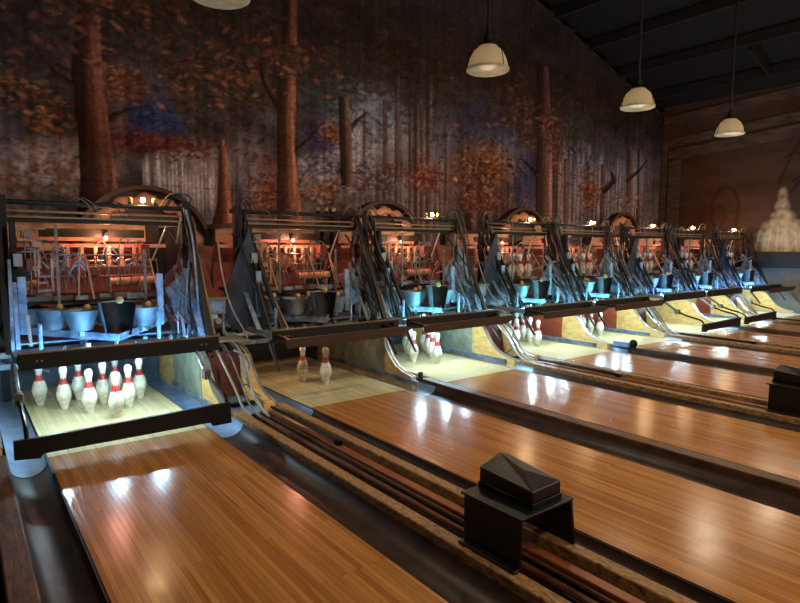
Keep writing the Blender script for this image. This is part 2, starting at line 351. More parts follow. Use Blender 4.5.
    trunk([(4.12,5.4,.22),(4.09,4.45,.27),(4.03,3.58,.33),(4.01,2.85,.3),(4.06,1.88,.44),(4.05,1.4,.5)],(104,66,50),(164,116,88),.97,301)
    trunk([(3.03,2.88,.1),(3.04,2.33,.17),(3.04,1.98,.22),(3.02,1.7,.34),(3.0,1.3,.52)],(112,68,50),(158,108,84),.97,302)
    trunk([(5.03,3.77,.2),(5.07,3.27,.26),(5.09,2.61,.27),(5.1,2.4,.24)],(84,58,48),(150,116,100),.95,303)
    trunk([(9.95,5.2,.4),(10.06,4.11,.5),(10.16,1.5,.62)],(96,66,56),(140,108,96),.9,304)
    for i,(n,x,z,rx,rz,cols,s,a) in enumerate([(260,1.6,4.4,1.4,.7,brown+rust,.09,.7),(160,4.0,4.2,.9,.45,brown+rust,.085,.75),(60,1.75,3.45,.3,.2,rust,.06,.85),(140,10.2,4.0,.7,.6,brown+rust,.09,.7),(40,4.4,2.3,.4,.3,rust+grey,.06,.6)]): leaves(n,x,z,rx,rz,cols,s,60+i,a)
    # drips, block joints and grime
    drip = smooth_noise(.06,1.6,31); C *= (.72+.5*drip)[...,None]
    C *= (.82+.36*smooth_noise(.03,.05,32))[...,None]
    for k in range(20):
        zz = .42*k+.1; C *= (1-.22*np.clip(1-np.abs(Z-zz)/.016,0,1))[...,None]
    # light fading towards the roof, painted into the mural colour
    roof_shade = np.clip((Z-3.1+.5*smooth_noise(.25,3,33))/1.9,0,1)[...,None]; C = (C*np.array([1.5,1.62,1.84]))**1.3*1.6*(1-roof_shade*.62)+np.array(lin((40,30,27)))*roof_shade*.5
    return X,Z,C,nx,nz
def build_mural():
    X,Z,C,nx,nz = paint_mural()
    # stepped gable
    xs = X[0]; top = 4.9+np.clip(WX-xs,0,None)*.30
    top = np.floor(top/.21)*.21+.1
    keep = Z[:, :] <= top[None,:]
    me = bpy.data.meshes.new('wall_back')
    idx = np.arange(nx*nz).reshape(nz,nx)
    cell = keep[1:,1:] & keep[1:,:-1]
    q = np.stack([idx[:-1,:-1][cell],idx[:-1,1:][cell],idx[1:,1:][cell],idx[1:,:-1][cell]],-1)
    me.vertices.add(nx*nz); me.vertices.foreach_set('co', np.stack([X,np.zeros_like(X),Z],-1).astype(np.float32).ravel())
    me.loops.add(q.size); me.loops.foreach_set('vertex_index', q.ravel().astype(np.int32))
    me.polygons.add(len(q)); me.polygons.foreach_set('loop_start', np.arange(0,q.size,4,dtype=np.int32))
    me.update(calc_edges=True); me.validate()
    at = me.color_attributes.new('paint','FLOAT_COLOR','POINT')
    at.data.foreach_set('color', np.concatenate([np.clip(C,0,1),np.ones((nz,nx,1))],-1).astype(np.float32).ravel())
    m = bpy.data.materials.new('mural_paint'); m.use_nodes = True; nt = m.node_tree; N = nt.nodes; L = nt.links; b = N['Principled BSDF']
    b.inputs['Roughness'].default_value = .75; b.inputs['Specular IOR Level'].default_value = .25
    a = N.new('ShaderNodeVertexColor'); a.layer_name = 'paint'
    tc = N.new('ShaderNodeTexCoord'); nz_ = N.new('ShaderNodeTexNoise'); nz_.inputs['Scale'].default_value = 22; nz_.inputs['Detail'].default_value = 6
    L.new(tc.outputs['Object'], nz_.inputs['Vector'])
    mr = N.new('ShaderNodeMapRange'); mr.inputs['From Min'].default_value = .3; mr.inputs['From Max'].default_value = .7; mr.inputs['To Min'].default_value = .7; mr.inputs['To Max'].default_value = 1.3
    L.new(nz_.outputs['Fac'], mr.inputs['Value'])
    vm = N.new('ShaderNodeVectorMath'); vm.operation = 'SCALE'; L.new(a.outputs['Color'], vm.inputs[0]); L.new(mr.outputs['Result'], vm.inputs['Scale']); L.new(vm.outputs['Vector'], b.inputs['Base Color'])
    bp = N.new('ShaderNodeBump'); bp.inputs['Strength'].default_value = .3; bp.inputs['Distance'].default_value = .01; L.new(nz_.outputs['Fac'], bp.inputs['Height']); L.new(bp.outputs['Normal'], b.inputs['Normal'])
    me.materials.append(m)
    o = bpy.data.objects.new('wall_back', me); col.objects.link(o); o.location = (0,WY,0); o['kind'] = 'structure'
    so = o.modifiers.new('thick','SOLIDIFY'); so.thickness = .2; so.offset = -1
    # make sure the wall grows away from the room
    o.modifiers['thick'].offset = 1 if me.polygons[0].normal.y > 0 else -1
    return o
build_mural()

# ------------------------------------------------------------------ room shell
def struct(o): o['kind'] = 'structure'; return o
struct(G().box(-4,WX+.2,-3,WY,-.32,-.22).build('floor', M['floor']))
ZC = lambda x: 5.08+(WX-x)*.30
ceil = struct(G().sheet([(WX+.2,WY+.2,ZC(WX+.2)),(-3,WY+.2,ZC(-3)),(-3,-3,ZC(-3)),(WX+.2,-3,ZC(WX+.2))], .1).build('ceiling', M['ceil'], loc=(WX,WY,ZC(WX))))
for k in range(9):
    x = WX-.9-k*1.25
    G().bar((x-WX,-11,ZC(x)-.13-ZC(WX)),(x-WX,0,ZC(x)-.13-ZC(WX)),.1,.2).build('joist', M['joist'], ceil)
for x, y in ((13.0,5.2),(11.2,3.6),(9.2,4.6)):
    G().bar((x-WX,y-WY,ZC(x)-.2-ZC(WX)),(x+1.0-WX,y-WY,ZC(x+1)-.2-ZC(WX)),.05,.12).build('bridging', M['joist'], ceil)
# right wall
def wall_right_mesh():
    wm = bpy.data.materials.new('right_wall_paint'); wm.use_nodes = True; nt = wm.node_tree; N = nt.nodes; L = nt.links; b = N['Principled BSDF']
    b.inputs['Roughness'].default_value = .8; b.inputs['Specular IOR Level'].default_value = .2
    rg = np.random.default_rng(3); y0,y1,z0,z1,st = -1,WY,-.2,5.2,.025
    ny = int((y1-y0)/st)+1; nz = int((z1-z0)/st)+1
    Y, Z = np.meshgrid(np.linspace(y0,y1,ny), np.linspace(z0,z1,nz)); C = np.zeros((nz,ny,3)); L3 = lambda c: np.array(lin(c))
    def sn(sy,sz,seed):
        r = np.random.default_rng(seed); g = r.random((int((z1-z0)/sz)+3,int((y1-y0)/sy)+3)); u = (Y-y0)/sy; v = (Z-z0)/sz; i = u.astype(int); j = v.astype(int); fu = u-i; fv = v-j
        return (g[j,i]*(1-fu)+g[j,i+1]*fu)*(1-fv)+(g[j+1,i]*(1-fu)+g[j+1,i+1]*fu)*fv
    n = (sn(1.2,.12,1)*.5+sn(.4,.25,2)*.3+sn(.1,.08,3)*.2)[...,None]
    C[:] = L3((78,58,44))*(.55+.8*n)
    C = np.where((Z < .97)[...,None], L3((140,140,138))*(.45+1.0*n), C)
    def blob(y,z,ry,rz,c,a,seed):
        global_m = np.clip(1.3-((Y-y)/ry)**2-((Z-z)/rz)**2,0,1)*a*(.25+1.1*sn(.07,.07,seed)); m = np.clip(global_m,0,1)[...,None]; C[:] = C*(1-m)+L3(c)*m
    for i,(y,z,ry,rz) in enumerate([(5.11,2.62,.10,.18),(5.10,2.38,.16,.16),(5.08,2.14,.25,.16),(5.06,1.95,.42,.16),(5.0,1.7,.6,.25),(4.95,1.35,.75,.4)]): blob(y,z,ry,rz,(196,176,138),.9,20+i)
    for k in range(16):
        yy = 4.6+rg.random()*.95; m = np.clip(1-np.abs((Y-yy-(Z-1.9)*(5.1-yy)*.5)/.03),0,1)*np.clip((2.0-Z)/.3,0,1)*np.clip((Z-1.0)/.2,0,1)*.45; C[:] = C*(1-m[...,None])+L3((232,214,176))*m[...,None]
    def line(p,w,c,a=.8):
        for (ya,za),(yb,zb) in zip(p[:-1],p[1:]):
            dy,dz = yb-ya,zb-za; s = np.clip(((Y-ya)*dy+(Z-za)*dz)/(dy*dy+dz*dz+1e-9),0,1); d = np.hypot(Y-ya-s*dy,Z-za-s*dz); m = (np.clip((w-d)/.02,0,1)*a)[...,None]; C[:] = C*(1-m)+L3(c)*m
    line([(5.2,2.9),(5.0,3.5),(4.85,3.8),(4.7,3.9)],.035,(40,26,20)); line([(4.95,2.7),(4.6,3.2),(4.3,3.5)],.035,(40,26,20))
    arc = [(4.95+.0+.25*math.cos(t),3.25+.3*math.sin(t)) for t in np.linspace(.8,4.6,14)]; line(arc,.03,(40,26,20))
    line([(6.35+.32*math.cos(t),2.35+.55*math.sin(t)) for t in np.linspace(-.6,3.0,16)]+[(6.1,1.5)],.05,(62,34,24),.7)
    line([(6.5+.16*math.cos(t),2.2+.25*math.sin(t)) for t in np.linspace(0,6.3,16)],.04,(62,34,24),.6)
    blob(6.75,2.35,.3,.5,(70,38,30),.6,40); blob(6.95,1.95,.2,.4,(58,34,28),.6,41)
    me = bpy.data.meshes.new('wall_right'); idx = np.arange(ny*nz).reshape(nz,ny)
    q = np.stack([idx[:-1,:-1],idx[:-1,1:],idx[1:,1:],idx[1:,:-1]],-1).reshape(-1,4)
    me.from_pydata(np.stack([np.zeros_like(Y),Y,Z],-1).reshape(-1,3).tolist(), [], q.tolist())
    at = me.color_attributes.new('paint','FLOAT_COLOR','POINT'); at.data.foreach_set('color', np.concatenate([np.clip(C,0,1),np.ones((nz,ny,1))],-1).astype(np.float32).ravel())
    a = N.new('ShaderNodeVertexColor'); a.layer_name = 'paint'; L.new(a.outputs['Color'], b.inputs['Base Color'])
    tc = N.new('ShaderNodeTexCoord'); nn = N.new('ShaderNodeTexNoise'); nn.inputs['Scale'].default_value = 12; L.new(tc.outputs['Object'], nn.inputs['Vector'])
    bp = N.new('ShaderNodeBump'); bp.inputs['Strength'].default_value = .3; bp.inputs['Distance'].default_value = .02; L.new(nn.outputs['Fac'], bp.inputs['Height']); L.new(bp.outputs['Normal'], b.inputs['Normal'])
    me.materials.append(wm); o = bpy.data.objects.new('wall_right', me); col.objects.link(o); o.location = (WX,0,0); o['kind'] = 'structure'
    so = o.modifiers.new('thick','SOLIDIFY'); so.thickness = .2; so.offset = 1 if me.polygons[0].normal.x > 0 else -1
wall_right_mesh()
G_ = lambda n, pts, w, h: struct(G().bar(pts[0], pts[1], w, h).build(n, M['trimwood'], loc=pts[0]))
G_('trim_1', ((WX-.03,7.63,1.0),(WX-.03,7.63,3.72)), .06, .30)
G_('trim_2', ((WX-.03,7.8,3.82),(WX-.03,3.0,4.18)), .06, .26)
G_('trim_3', ((WX-.025,7.95,4.12),(WX-.025,3.0,4.48)), .05, .20)
G_('trim_4', ((WX-.04,7.95,4.72),(WX-.04,3.0,5.0)), .08, .18)
G_('trim_5', ((WX-.035,7.90,1.0),(WX-.035,7.90,4.1)), .07, .14)
struct(G().box(WX-.14,WX,3.5,7.9,.98,1.34).build('trim_6', M['ledge'], loc=(WX,5,1.1), bevel=.01))

# ------------------------------------------------------------------ lanes, gutters, cappings
def gutter_prof(xa, xb):
    """half-round channel between xa and xb"""
    n = 12; c = (xa+xb)/2; r = (xb-xa)/2
    return [(c-r*math.cos(PI*i/n), -.012-min(.085,r*.8)*math.sin(PI*i/n)) for i in range(n+1)]
LOOK = ['nearest, with nine standing pins','with two pins standing at its head','with pins crowded to the right','with six pins before a red side plate',
        'with three pins before a red side plate','with its sweep bar lowered, nearer of two','with its sweep bar lowered, farther of two','beside the right wall']
for k, a in enumerate(A):
    c = CEN[k]
    e = empty('bowling_lane', (c,2,0), f'{NTH[k]} bowling lane from the left, {LOOK[k]}', 'bowling lane', 'bowling lanes')
    G().box(-LW/2,LW/2,Y0-2,2.36,-.09,0).build('lane_surface', M['lane'], e)
    G().box(-LW/2,LW/2,2.362,4.6,-.09,0).build('pin_deck', M['deck'], e)
    for s in (-1,1): G().box(s*LW/2-.012 if s<0 else LW/2, -LW/2 if s<0 else LW/2+.012, Y0-2,4.6,-.2,-.006).build('side_board', M['slot'], e)
    for s, nm in ((-1,'left'),(1,'right')):
        wl = .17 if k % 2 else (.22 if k == 0 else .085); wr = .27 if k % 2 == 0 else (.24 if k == 7 else .335)
        x0 = a-wl if s < 0 else a+LW+.014; x1 = a-.014 if s < 0 else a+LW+wr
        g = empty('gutter', ((x0+x1)/2,2,-.1), f'dark worn gutter along the {nm} side of the {NTH[k]} lane from the left', 'gutter', 'lane gutters')
        xm = (x0+x1)/2; pr = [(x-xm, z+.1) for x,z in gutter_prof(x0,x1)]
        G().strip(pr, Y0-2, 2.42).build('channel', M['gutter'], g)
        ge = G().strip([(x*.97, z+.006) for x,z in pr], 2.3, 4.6, .004).build('end_section', M['gutter_end'], g); tag(ge, 'pale steel end section under the pinsetter')
def capping(x0, x1, label, m='cap', z=.012, h=.12):
    o = G().box(x0,x1,Y0,4.55,z-h,z).build('capping_strip', M[m], loc=((x0+x1)/2,1,z), bevel=.008)
    tag(o, label, 'capping strip', 'lane capping strips'); return o
capping(A[0]-.33, A[0]-.22, 'worn brown wooden capping strip left of the first gutter', 'cap_dark')
PAIRW = ['first and second','third and fourth','fifth and sixth','seventh and eighth']
for p in range(4):
    xl = A[2*p]+LW+GW; xr = A[2*p+1]-GW
    capping(xl+.035, xl+.11, f'worn wooden capping strip edging the right gutter of the {NTH[2*p]} lane', z=.035)
    capping(xr-.01, xr+.065, f'worn wooden capping strip edging the left gutter of the {NTH[2*p+1]} lane', z=.035)
    t = empty('ball_return_track', ((xl+xr)/2,2,-.1), f'sunken brown ball return track with rails between the {PAIRW[p]} lanes', 'ball return track', 'ball return tracks')
    w = (xr-xl)/2
    G().box(-w+.121,w-.016,Y0-2,2.5,-.02,.06).build('bed', M['bed'], t)
    u0 = -w+.12
    def rail(x, m, r=.011, z=.09, y1=2.5): G().tube([(x,Y0-2,z+.01),(x,y1,z+.01)], r, 8).build('rail', M[m], t)
    rail(u0+.035,'rail_brown',.014,.065); rail(u0+.10,'rail_brown',.016,.082); rail(u0+.125,'rail_black',.008,.07); rail(u0+.165,'rail_black',.009,.072); rail(u0+.19,'rail_brown',.010,.07)
    G().box(u0+.215,u0+.275,Y0-2,2.5,.06,.10).build('copper_plank', M['copper'], t, bevel=.006)
    G().tube([(u0+.25,1.4,.125),(u0+.25,2.5,.125)],.013,8).build('long_rail', M['rail_black'], t)
    G().box(u0+.228,u0+.272,1.38,1.44,.10,.14).build('rail_clamp', M['rail_black'], t, bevel=.004)
    # curved rails coming down from the ball lift
    l = empty('ball_lift', ((xl+xr)/2,4.9,-.1), f'ball lift with curved pale rails between the pinsetters of the {PAIRW[p]} lanes', 'ball lift', 'ball lifts')
    Q = lambda x, y, z: (x, y-4.9, z+.1)
    for i, (xa, xb) in enumerate(((-.14,-.08),(-.05,-.01),(.06,.06))):
        G().tube(spline([Q(xa,5.75,.52),Q(xa,5.3,.52),Q(xa,5.05,.5),Q(xa+.01,4.88,.38),Q(xb,4.72,.16),Q(xb,4.6,.06),Q(xb,4.45,.01),Q(xb,4.35,-.005)]), .011 if i != 1 else .009, 8).build('curved_rail', M['kick_trim'] if i != 1 else M['steel'], l)
    rb = G().sheet([Q(-.17,5.03,-.05),Q(.10,5.03,-.05),Q(.10,5.13,.44),Q(-.17,5.13,.44)], .02).build('red_back_board', M['lift_red'], l)
    G().sheet([Q(-.18,4.56,-.03),Q(.10,4.56,-.03),Q(.10,5.02,.02),Q(-.18,5.02,.02)], .012).build('tray', M['gutter_end'], l)
    G().box(-.18,.10,4.74-4.9,4.79-4.9,.11,.135).build('tray_lip', M['rail_black'], l)
    G().tube(spline([Q(-.1,4.85,.06),Q(-.02,4.8,.12),Q(.06,4.85,.17),Q(.12,4.8,.1),Q(.16,4.72,.06)]), .006).build('hose', M['rubber'], l)
    G().tube(spline([Q(.06,5.1,.44),Q(.1,5.0,.42),Q(.12,4.9,.34),Q(.07,4.86,.24)]), .012).build('hook', M['blue_steel'], l)
    for i in range(4): G().bar(Q(-.17,5.1+i*.08,.55-.0*i),Q(.2,5.06+i*.09,.53),.03,.018).build('slat', M['wood_tan'] if i % 2 else M['kick_trim'], l)
    G().box(-.19,.19,5.17-4.9,6.3-4.9,-.1,.5).build('lift_housing', M['iron'], l)
    cb = G().box(-.09,.09,5.36-4.9,5.56-4.9,.86,1.0).build('control_box', M['blue_steel'], l, bevel=.006)
    G().box(-.11,.11,5.33-4.9,5.59-4.9,1.0005,1.02).build('lid', M['wood_tan'], cb)
    for x in (-.08,.08): G().box(x-.01,x+.01,5.4-4.9,5.42-4.9,.5,.86).build('post', M['blue_steel'], l)
    G().lathe([(.02,-.01),(.03,-.01),(.03,.01),(.02,.01)],(.0,.42,.80),14,rot=Matrix.Rotation(PI/2,3,'X')).build('pulley', M['kick_trim'], l)
    G().tube(spline([(.13,.75,1.6),(.12,.6,1.2),(.15,.45,.9),(.20,.25,.68),(.19,.2,.6)]),.008).build('rope', M['kick_trim'], l)
    for i in range(7): G().bar((-.15+.05*i,.2+.03*(i%3),.5),(-.13+.045*i,.5+.1*(i%2),.62+.05*(i%3)),.02,.03).build('link', M['blue_steel' if i%2 else 'iron'], l)
for p in range(3):
    x0 = A[2*p+2]-.20; x1 = A[2*p+2]-.09; n0, n1 = NTH[2*p+1], NTH[2*p+2]
    o = capping(x0, x1, f'narrow dark wooden divider rail between the {n0} and {n1} lanes', 'cap_dark', .03)

# ------------------------------------------------------------------ kickbacks
PROF = [(6.6,-.1),(6.6,.45),(5.32,.45),(5.2,.43),(5.11,.38),(5.04,.29),(4.96,.19),(4.86,.115),(4.74,.07),(4.58,.045),(4.56,-.1)]
def kickback(x0, x1, label, plate=None, trim_side=None):
    xm = (x0+x1)/2; e = empty('kickback_panel', (xm,5,0), label, 'kickback panel', 'kickback panels')
    G().prism([(y-5,z) for y,z in PROF], x0-xm, x1-xm).build('panel', M['kick_wood'], e)
    g = G()
    for (ya,za),(yb,zb) in zip(PROF[1:-2],PROF[2:-1]): [g.bar((xx,ya-5,za+.003),(xx,yb-5,zb+.003),.022,.012,up=(0,.01,1)) for xx in (x0-xm+.006,x1-xm-.006)]
    g.build('edge_trim', M['kick_trim'], e)
    if plate:
        m, ya, yb, zb = plate
        G().box(x0-xm-.012,x0-xm-.0005,ya-5,yb-5,.0,zb).build('side_plate', M[m], e)
        G().box(x0-xm-.03,x0-xm-.0005,ya-5-.6,yb-5,-.02,.03).build('plate_ledge', M['blue_steel'], e)
kickback(A[0]-GW-.05, A[0]-GW, 'kickback panel at the left edge, left of the first lane')
PLATE = {0:('kick_green',5.18,6.0,.42),1:('kick_green',5.05,6.2,.40),2:('kick_green',5.3,6.3,.42),3:('kick_red',5.35,6.4,.42),4:('kick_red',5.42,6.4,.42),5:None,6:('kick_red',5.45,5.75,.36),7:None}
for k in range(8):
    x = A[k]+LW+GW; pl = PLATE[k]
    desc = {'kick_green':'green-grey side plate','kick_red':'red-brown side plate'}.get(pl[0]) if pl else 'bare yellow face'
    if k % 2 == 0:
        kickback(x, x+.04, f'yellow kickback panel with {desc} right of the {NTH[k]} lane', pl)
        xr = A[k+1]-GW; kickback(xr-.11, xr, f'yellow curved kickback panel left of the {NTH[k+1]} lane, beyond the ball lift')
    else:
        x1 = A[k+1]-GW if k < 7 else x+.05
        nx_ = f'between the {NTH[k]} and {NTH[k+1]} lanes' if k < 7 else 'right of the eighth lane by the right wall'
        kickback(x, x1, f'yellow kickback panel with {desc} {nx_}', pl)

# ------------------------------------------------------------------ bowling pins
PP = [(.0258,0),(.030,.012),(.036,.04),(.046,.075),(.0565,.105),(.0605,.128),(.058,.155),(.049,.19),(.037,.22),(.0275,.245),(.0235,.262),(.0228,.275),(.0245,.295),(.029,.318),(.0322,.340),(.0315,.355),(.026,.370),(.016,.379),(.0001,.381)]
def rad(z):
    for (r0,z0),(r1,z1) in zip(PP[:-1],PP[1:]):
        if z0 <= z <= z1: return r0+(r1-r0)*(z-z0)/(z1-z0)
    return .03
def pin_proto(old=False):
    e = bpy.data.objects.new('bowling_pin', None); col.objects.link(e); e.empty_display_size = .05
    G().lathe(PP, n=22).build('body', M['pin_old'] if old else M['pin'], e)
    n = 20; vs = []; fs = []                       # red neck band with a crown edge
    zs = [(.222,.222),(.234,.234),(.248,.248),(.262,.288)]
    for i,(za,zb) in enumerate(zs):
        for k in range(n):
            z = za if k % 2 else zb; r = rad(z)+.0012; t = 2*PI*k/n; vs.append((r*math.cos(t),r*math.sin(t),z))
    for i in range(3):
        for k in range(n): fs.append((i*n+k,i*n+(k+1)%n,(i+1)*n+(k+1)%n,(i+1)*n+k))
    G().add(vs,fs).build('neck_stripe', M['pin_red'], e)
    return e
pin0 = pin_proto(); used = False
def put_pin(x, y, z, label, group, yaw=0):
    global used
    o = pin0 if not used else copy_tree(pin0); used = True
    o.location = (x,y,z); o.rotation_euler = (0,0,yaw); tag(o, label, 'bowling pin', group)
def spot(k, n, yh, dx=0):
    r = 0; m = n-1
    while m > r: m -= r+1; r += 1
    return CEN[k]+dx+(m-r/2)*.305, yh+r*.264
PLACE = {1:'head pin at the front',2:'left pin of the second row',3:'right pin of the second row',4:'left pin of the third row',5:'middle pin of the third row',6:'right pin of the third row',7:'leftmost pin of the back row',8:'second pin from the left of the back row',9:'third pin from the left of the back row',10:'rightmost pin of the back row'}
PINS = {0:([1,2,3,4,5,6,7,8,9],5.06,0.03),2:([1,2,3,5,6,9,10],5.12,.0),3:([1,2,3,5,6,10],5.2,0),4:([1,3,6,2],5.24,0),7:([4],5.24,-.1)}
for k,(ns,yh,dx) in PINS.items():
    for n in ns:
        x, y = spot(k, n, yh, dx)
        put_pin(x, y, .0005, f'white bowling pin, {PLACE[n]} on the {NTH[k]} lane', f'bowling pins on the {NTH[k]} lane', rnd.random())
put_pin(2.82,5.30,.0005,'white bowling pin standing farther left of the pair on the second lane','bowling pins on the second lane')
put_pin(2.95,5.05,.0005,'white bowling pin standing nearer right of the pair on the second lane','bowling pins on the second lane')

# ------------------------------------------------------------------ pinsetter machines
MY = 5.1
def V(x, y, z): return (x, y-MY, z)
def pinsetter():
    e = bpy.data.objects.new('pinsetter', None); col.objects.link(e); e.empty_display_size = .2
    B = lambda g, n, m, par=e, **kw: g.build(n, M[m], par, **kw)
    def gb(x0,x1,y0,y1,z0,z1): return G().box(x0,x1,y0-MY,y1-MY,z0,z1)
    # front masking beam
    fb = B(gb(-.635,.835,4.88,4.92,.505,.622),'front_beam','beam',bevel=.004)
    B(gb(-.64,.84,4.878,4.925,.6225,.630),'beam_edge','wood_tan',fb)
    for x in (-.52,-.49,.68,.72): B(G().lathe([(.008,0),(.006,.006),(.0001,.007)],V(x,4.88,.565),10,rot=Matrix.Rotation(PI/2,3,'X')),'bolt','kick_trim',fb)
    B(gb(-.62,.82,4.925,5.04,.545,.56),'lamp_housing','kick_trim')
    # frame
    for x in (-.63,.83):
        B(gb(x-.03,x+.03,5.70,5.77,.5,1.82),'front_post','iron',bevel=.004)
        B(gb(x-.03,x+.03,6.52,6.58,-.2,1.6),'rear_post','iron')
        B(gb(x-.02,x+.02,4.925,6.55,.55,.60),'side_rail','blue_steel')
        B(gb(x-.02,x+.02,5.74,6.55,1.60,1.65),'upper_side_rail','iron')
    B(G().tube([V(-.70,5.73,1.765),V(.88,5.73,1.765)],.022,10),'top_rail','iron')
    B(gb(-.62,.82,5.70,5.76,1.685,1.70),'tan_rail','wood_tan')
    B(gb(-.60,.80,5.74,5.78,1.60,1.635),'lower_top_rail','iron')
    B(gb(-.60,.80,5.715,5.735,1.637,1.652),'thin_rail','wood_tan')
    B(gb(-.62,.62,6.34,6.37,1.45,1.65),'back_board','board')
    B(gb(-.34,.56,6.14,6.18,1.485,1.565),'dark_bar','bardark')
    B(gb(-.62,.8,6.28,6.31,1.39,1.425),'back_rail','board')
    B(gb(-.62,.8,6.9,6.94,.55,1.42),'rear_panel','rust')
    # red lit rods and bars inside
    for z, x0, x1, y in ((1.32,-.25,.5,5.92),(1.21,-.25,.46,5.9),(1.26,-.45,.7,6.2),(1.12,-.3,.6,6.05)):
        B(G().tube([V(x0,y,z),V(x1,y,z)],.009,7),'cross_rod','steel')
    B(G().tube([V(.2,6.0,1.06),V(.62,6.0,1.07)],.042,14),'roller','board')
    B(G().tube([V(-.6,6.0,1.06),V(-.38,6.0,1.06)],.042,14),'roller','board')
    B(gb(-.55,.7,5.68,6.5,.905,.935),'spotting_plate','iron')
    for x in (-.29,.385): B(G().bar(V(x,5.45,1.58 if x < 0 else 1.38),V(x,5.45,.93),.022,.012),'hanger_bar','steel')
    B(G().bar(V(.57,5.9,1.28),V(.71,5.9,1.6),.02,.012),'slant_strut','kick_trim')
    for x in (-.55,.49): B(gb(x-.028,x+.028,5.38,5.41,.70,1.16),'table_post','blue_steel',bevel=.003)
    for x, z1 in ((-.46,.8),(.42,.84)): B(G().tube([V(x,5.2,.6),V(x,5.2,z1)],.016,10),'bush','blue_steel')
    # gripping wires above the spotting cups
    r = random.Random(3)
    for i in range(52):
        x = -.42+.95*r.random(); y = 5.65+.6*r.random(); z = .98+.08*r.random(); h = .14+.26*r.random(); s = (r.random()-.5)*.2
        p = [V(x,y,z),V(x+s*.3,y,z+h*.5),V(x+s,y-.03,z+h),V(x+s+.05*(1 if i%2 else -1),y-.05,z+h+.03),V(x+s+.09*(1 if i%2 else -1),y-.05,z+h-.02)]
        B(G().tube(spline(p,3),.003+.003*r.random(),5),'spotting_wire','steel' if i%3 else 'kick_trim')
    for i in range(8):
        x = -.35+i*.115; B(gb(x-.014,x+.014,6.1,6.13,1.2,1.40),'wire_bracket','board')
    for i in range(10):
        x = -.5+1.1*r.random(); y = 5.5+.4*r.random(); w = .03+.06*r.random()
        B(gb(x-w,x+w,y-.02,y+.02,.935,.96+.03*r.random()),'cell_latch','steel' if i%2 else 'blue_steel')
    # spotting cups in a triangle and the bent tray bar under them
    def cup(x,y,z0,z1,r0,r1):
        return G().lathe([(r0*.3,z0-.012),(r0,z0),(r0*1.06,z0+.02),(r1,z1-.008),(r1+.006,z1),(r1-.004,z1),(r0-.006,z0+.02),(.001,z0+.012)],V(x,y,0),18)
    for x,y in ((-.14,5.42),(.35,5.42),(-.32,5.62),(.11,5.64),(.52,5.62),(-.46,5.88),(-.08,5.86),(.3,5.86)):
        c_ = B(cup(x,y,.70,.868,.085,.132),'spotting_cup','cup')
        B(G().ball(V(x+.05,y+.02,.885),.03,10),'knob','pin_old',c_)
        B(G().lathe([(.03,.655),(.03,.69)],V(x,y-.02,0),8),'cup_foot','blue_steel',c_)
    hc = B(G().lathe([(.09,.648),(.1,.665),(.145,.925),(.151,.935)],V(.11,5.245,0),16,-.35,PI+.35),'head_cup','cup')
    B(G().lathe([(.084,.65),(.094,.667),(.138,.925)],V(.11,5.25,0),16,-.35,PI+.35),'liner','iron',hc)
    B(G().ball(V(.13,5.26,.95),.032,10),'knob','pin_old',hc)
    B(G().bar(V(-.5,5.76,.68),V(.09,5.165,.645),.02,.06),'tray_bar','blue_steel'); B(G().bar(V(.09,5.165,.645),V(.55,5.70,.685),.02,.06),'tray_bar','blue_steel')
    B(gb(-.6,.8,5.55,6.4,.59,.605),'table_plate','blue_steel')
    for i in range(16):
        x = -.55+1.35*r.random(); y = 5.18+.28*r.random(); s = .008+.012*r.random()
        B(gb(x-s,x+s,y-s,y+s,.56,.59+.02*r.random()),'bolt_block','iron' if i%3 else 'steel')
    B(gb(-.6,.85,5.24,5.52,.545,.565),'front_shelf','blue_steel')
    # pit behind the pins
    B(gb(-.76,.76,6.55,6.62,-.15,.52),'pit_cushion','pit')
    for z,y in ((.30,6.1),(.42,6.0)): B(gb(-.75,.75,y,y+.05,z,z+.05),'pit_bar','blue_steel')
    B(G().bar(V(-.74,6.2,.36),V(-.3,6.35,.2),.03,.02),'pit_brace','blue_steel'); B(G().bar(V(.45,6.3,.2),V(.74,6.1,.38),.03,.02),'pit_brace','blue_steel')
    # left tower of relays and brackets
    for (x0,x1,y0,y1,z0,z1,m) in ((-.60,-.56,5.5,5.6,1.0,1.6,'iron'),(-.55,-.42,5.55,5.7,1.44,1.46,'board'),(-.52,-.44,5.56,5.64,1.47,1.53,'steel'),(-.53,-.43,5.55,5.65,1.35,1.36,'kick_trim'),
        (-.44,-.40,5.6,5.66,1.15,1.38,'board'),(-.42,-.30,5.62,5.7,1.14,1.155,'kick_trim'),(-.42,-.30,5.62,5.7,1.02,1.035,'kick_trim'),(-.32,-.30,5.62,5.66,1.03,1.30,'board'),(-.6,-.5,5.45,5.55,1.12,1.22,'iron'),
        (-.59,-.53,5.45,5.5,1.24,1.34,'kick_trim'),(-.5,-.45,5.52,5.6,1.2,1.3,'rust'),(-.36,-.2,6.0,6.1,1.36,1.42,'board'),(.48,.56,5.95,6.05,1.28,1.42,'rust')): B(gb(x0,x1,y0,y1,z0,z1),'bracket',m)
    for i in range(14):
        x = -.6+.24*r.random(); y = 5.48+.2*r.random(); z = 1.02+.55*r.random(); w = .012+.03*r.random(); h = .008+.05*r.random()*(i%2)
        B(gb(x-w,x+w,y-.01,y+.012,z,z+h),'bracket',('kick_trim','board','steel','iron')[i%4])
    for i in range(5):
        x = -.58+.2*r.random(); B(G().tube([V(x,5.55,1.0),V(x+.01,5.56,1.25+.3*r.random())],.007,6),'bracket_rod','steel')
    B(G().lathe([(.06,-.015),(.075,-.01),(.075,.01),(.06,.015)],V(-.08,5.75,1.24),18,rot=Matrix.Rotation(PI/2,3,'X')),'pulley','pulley')
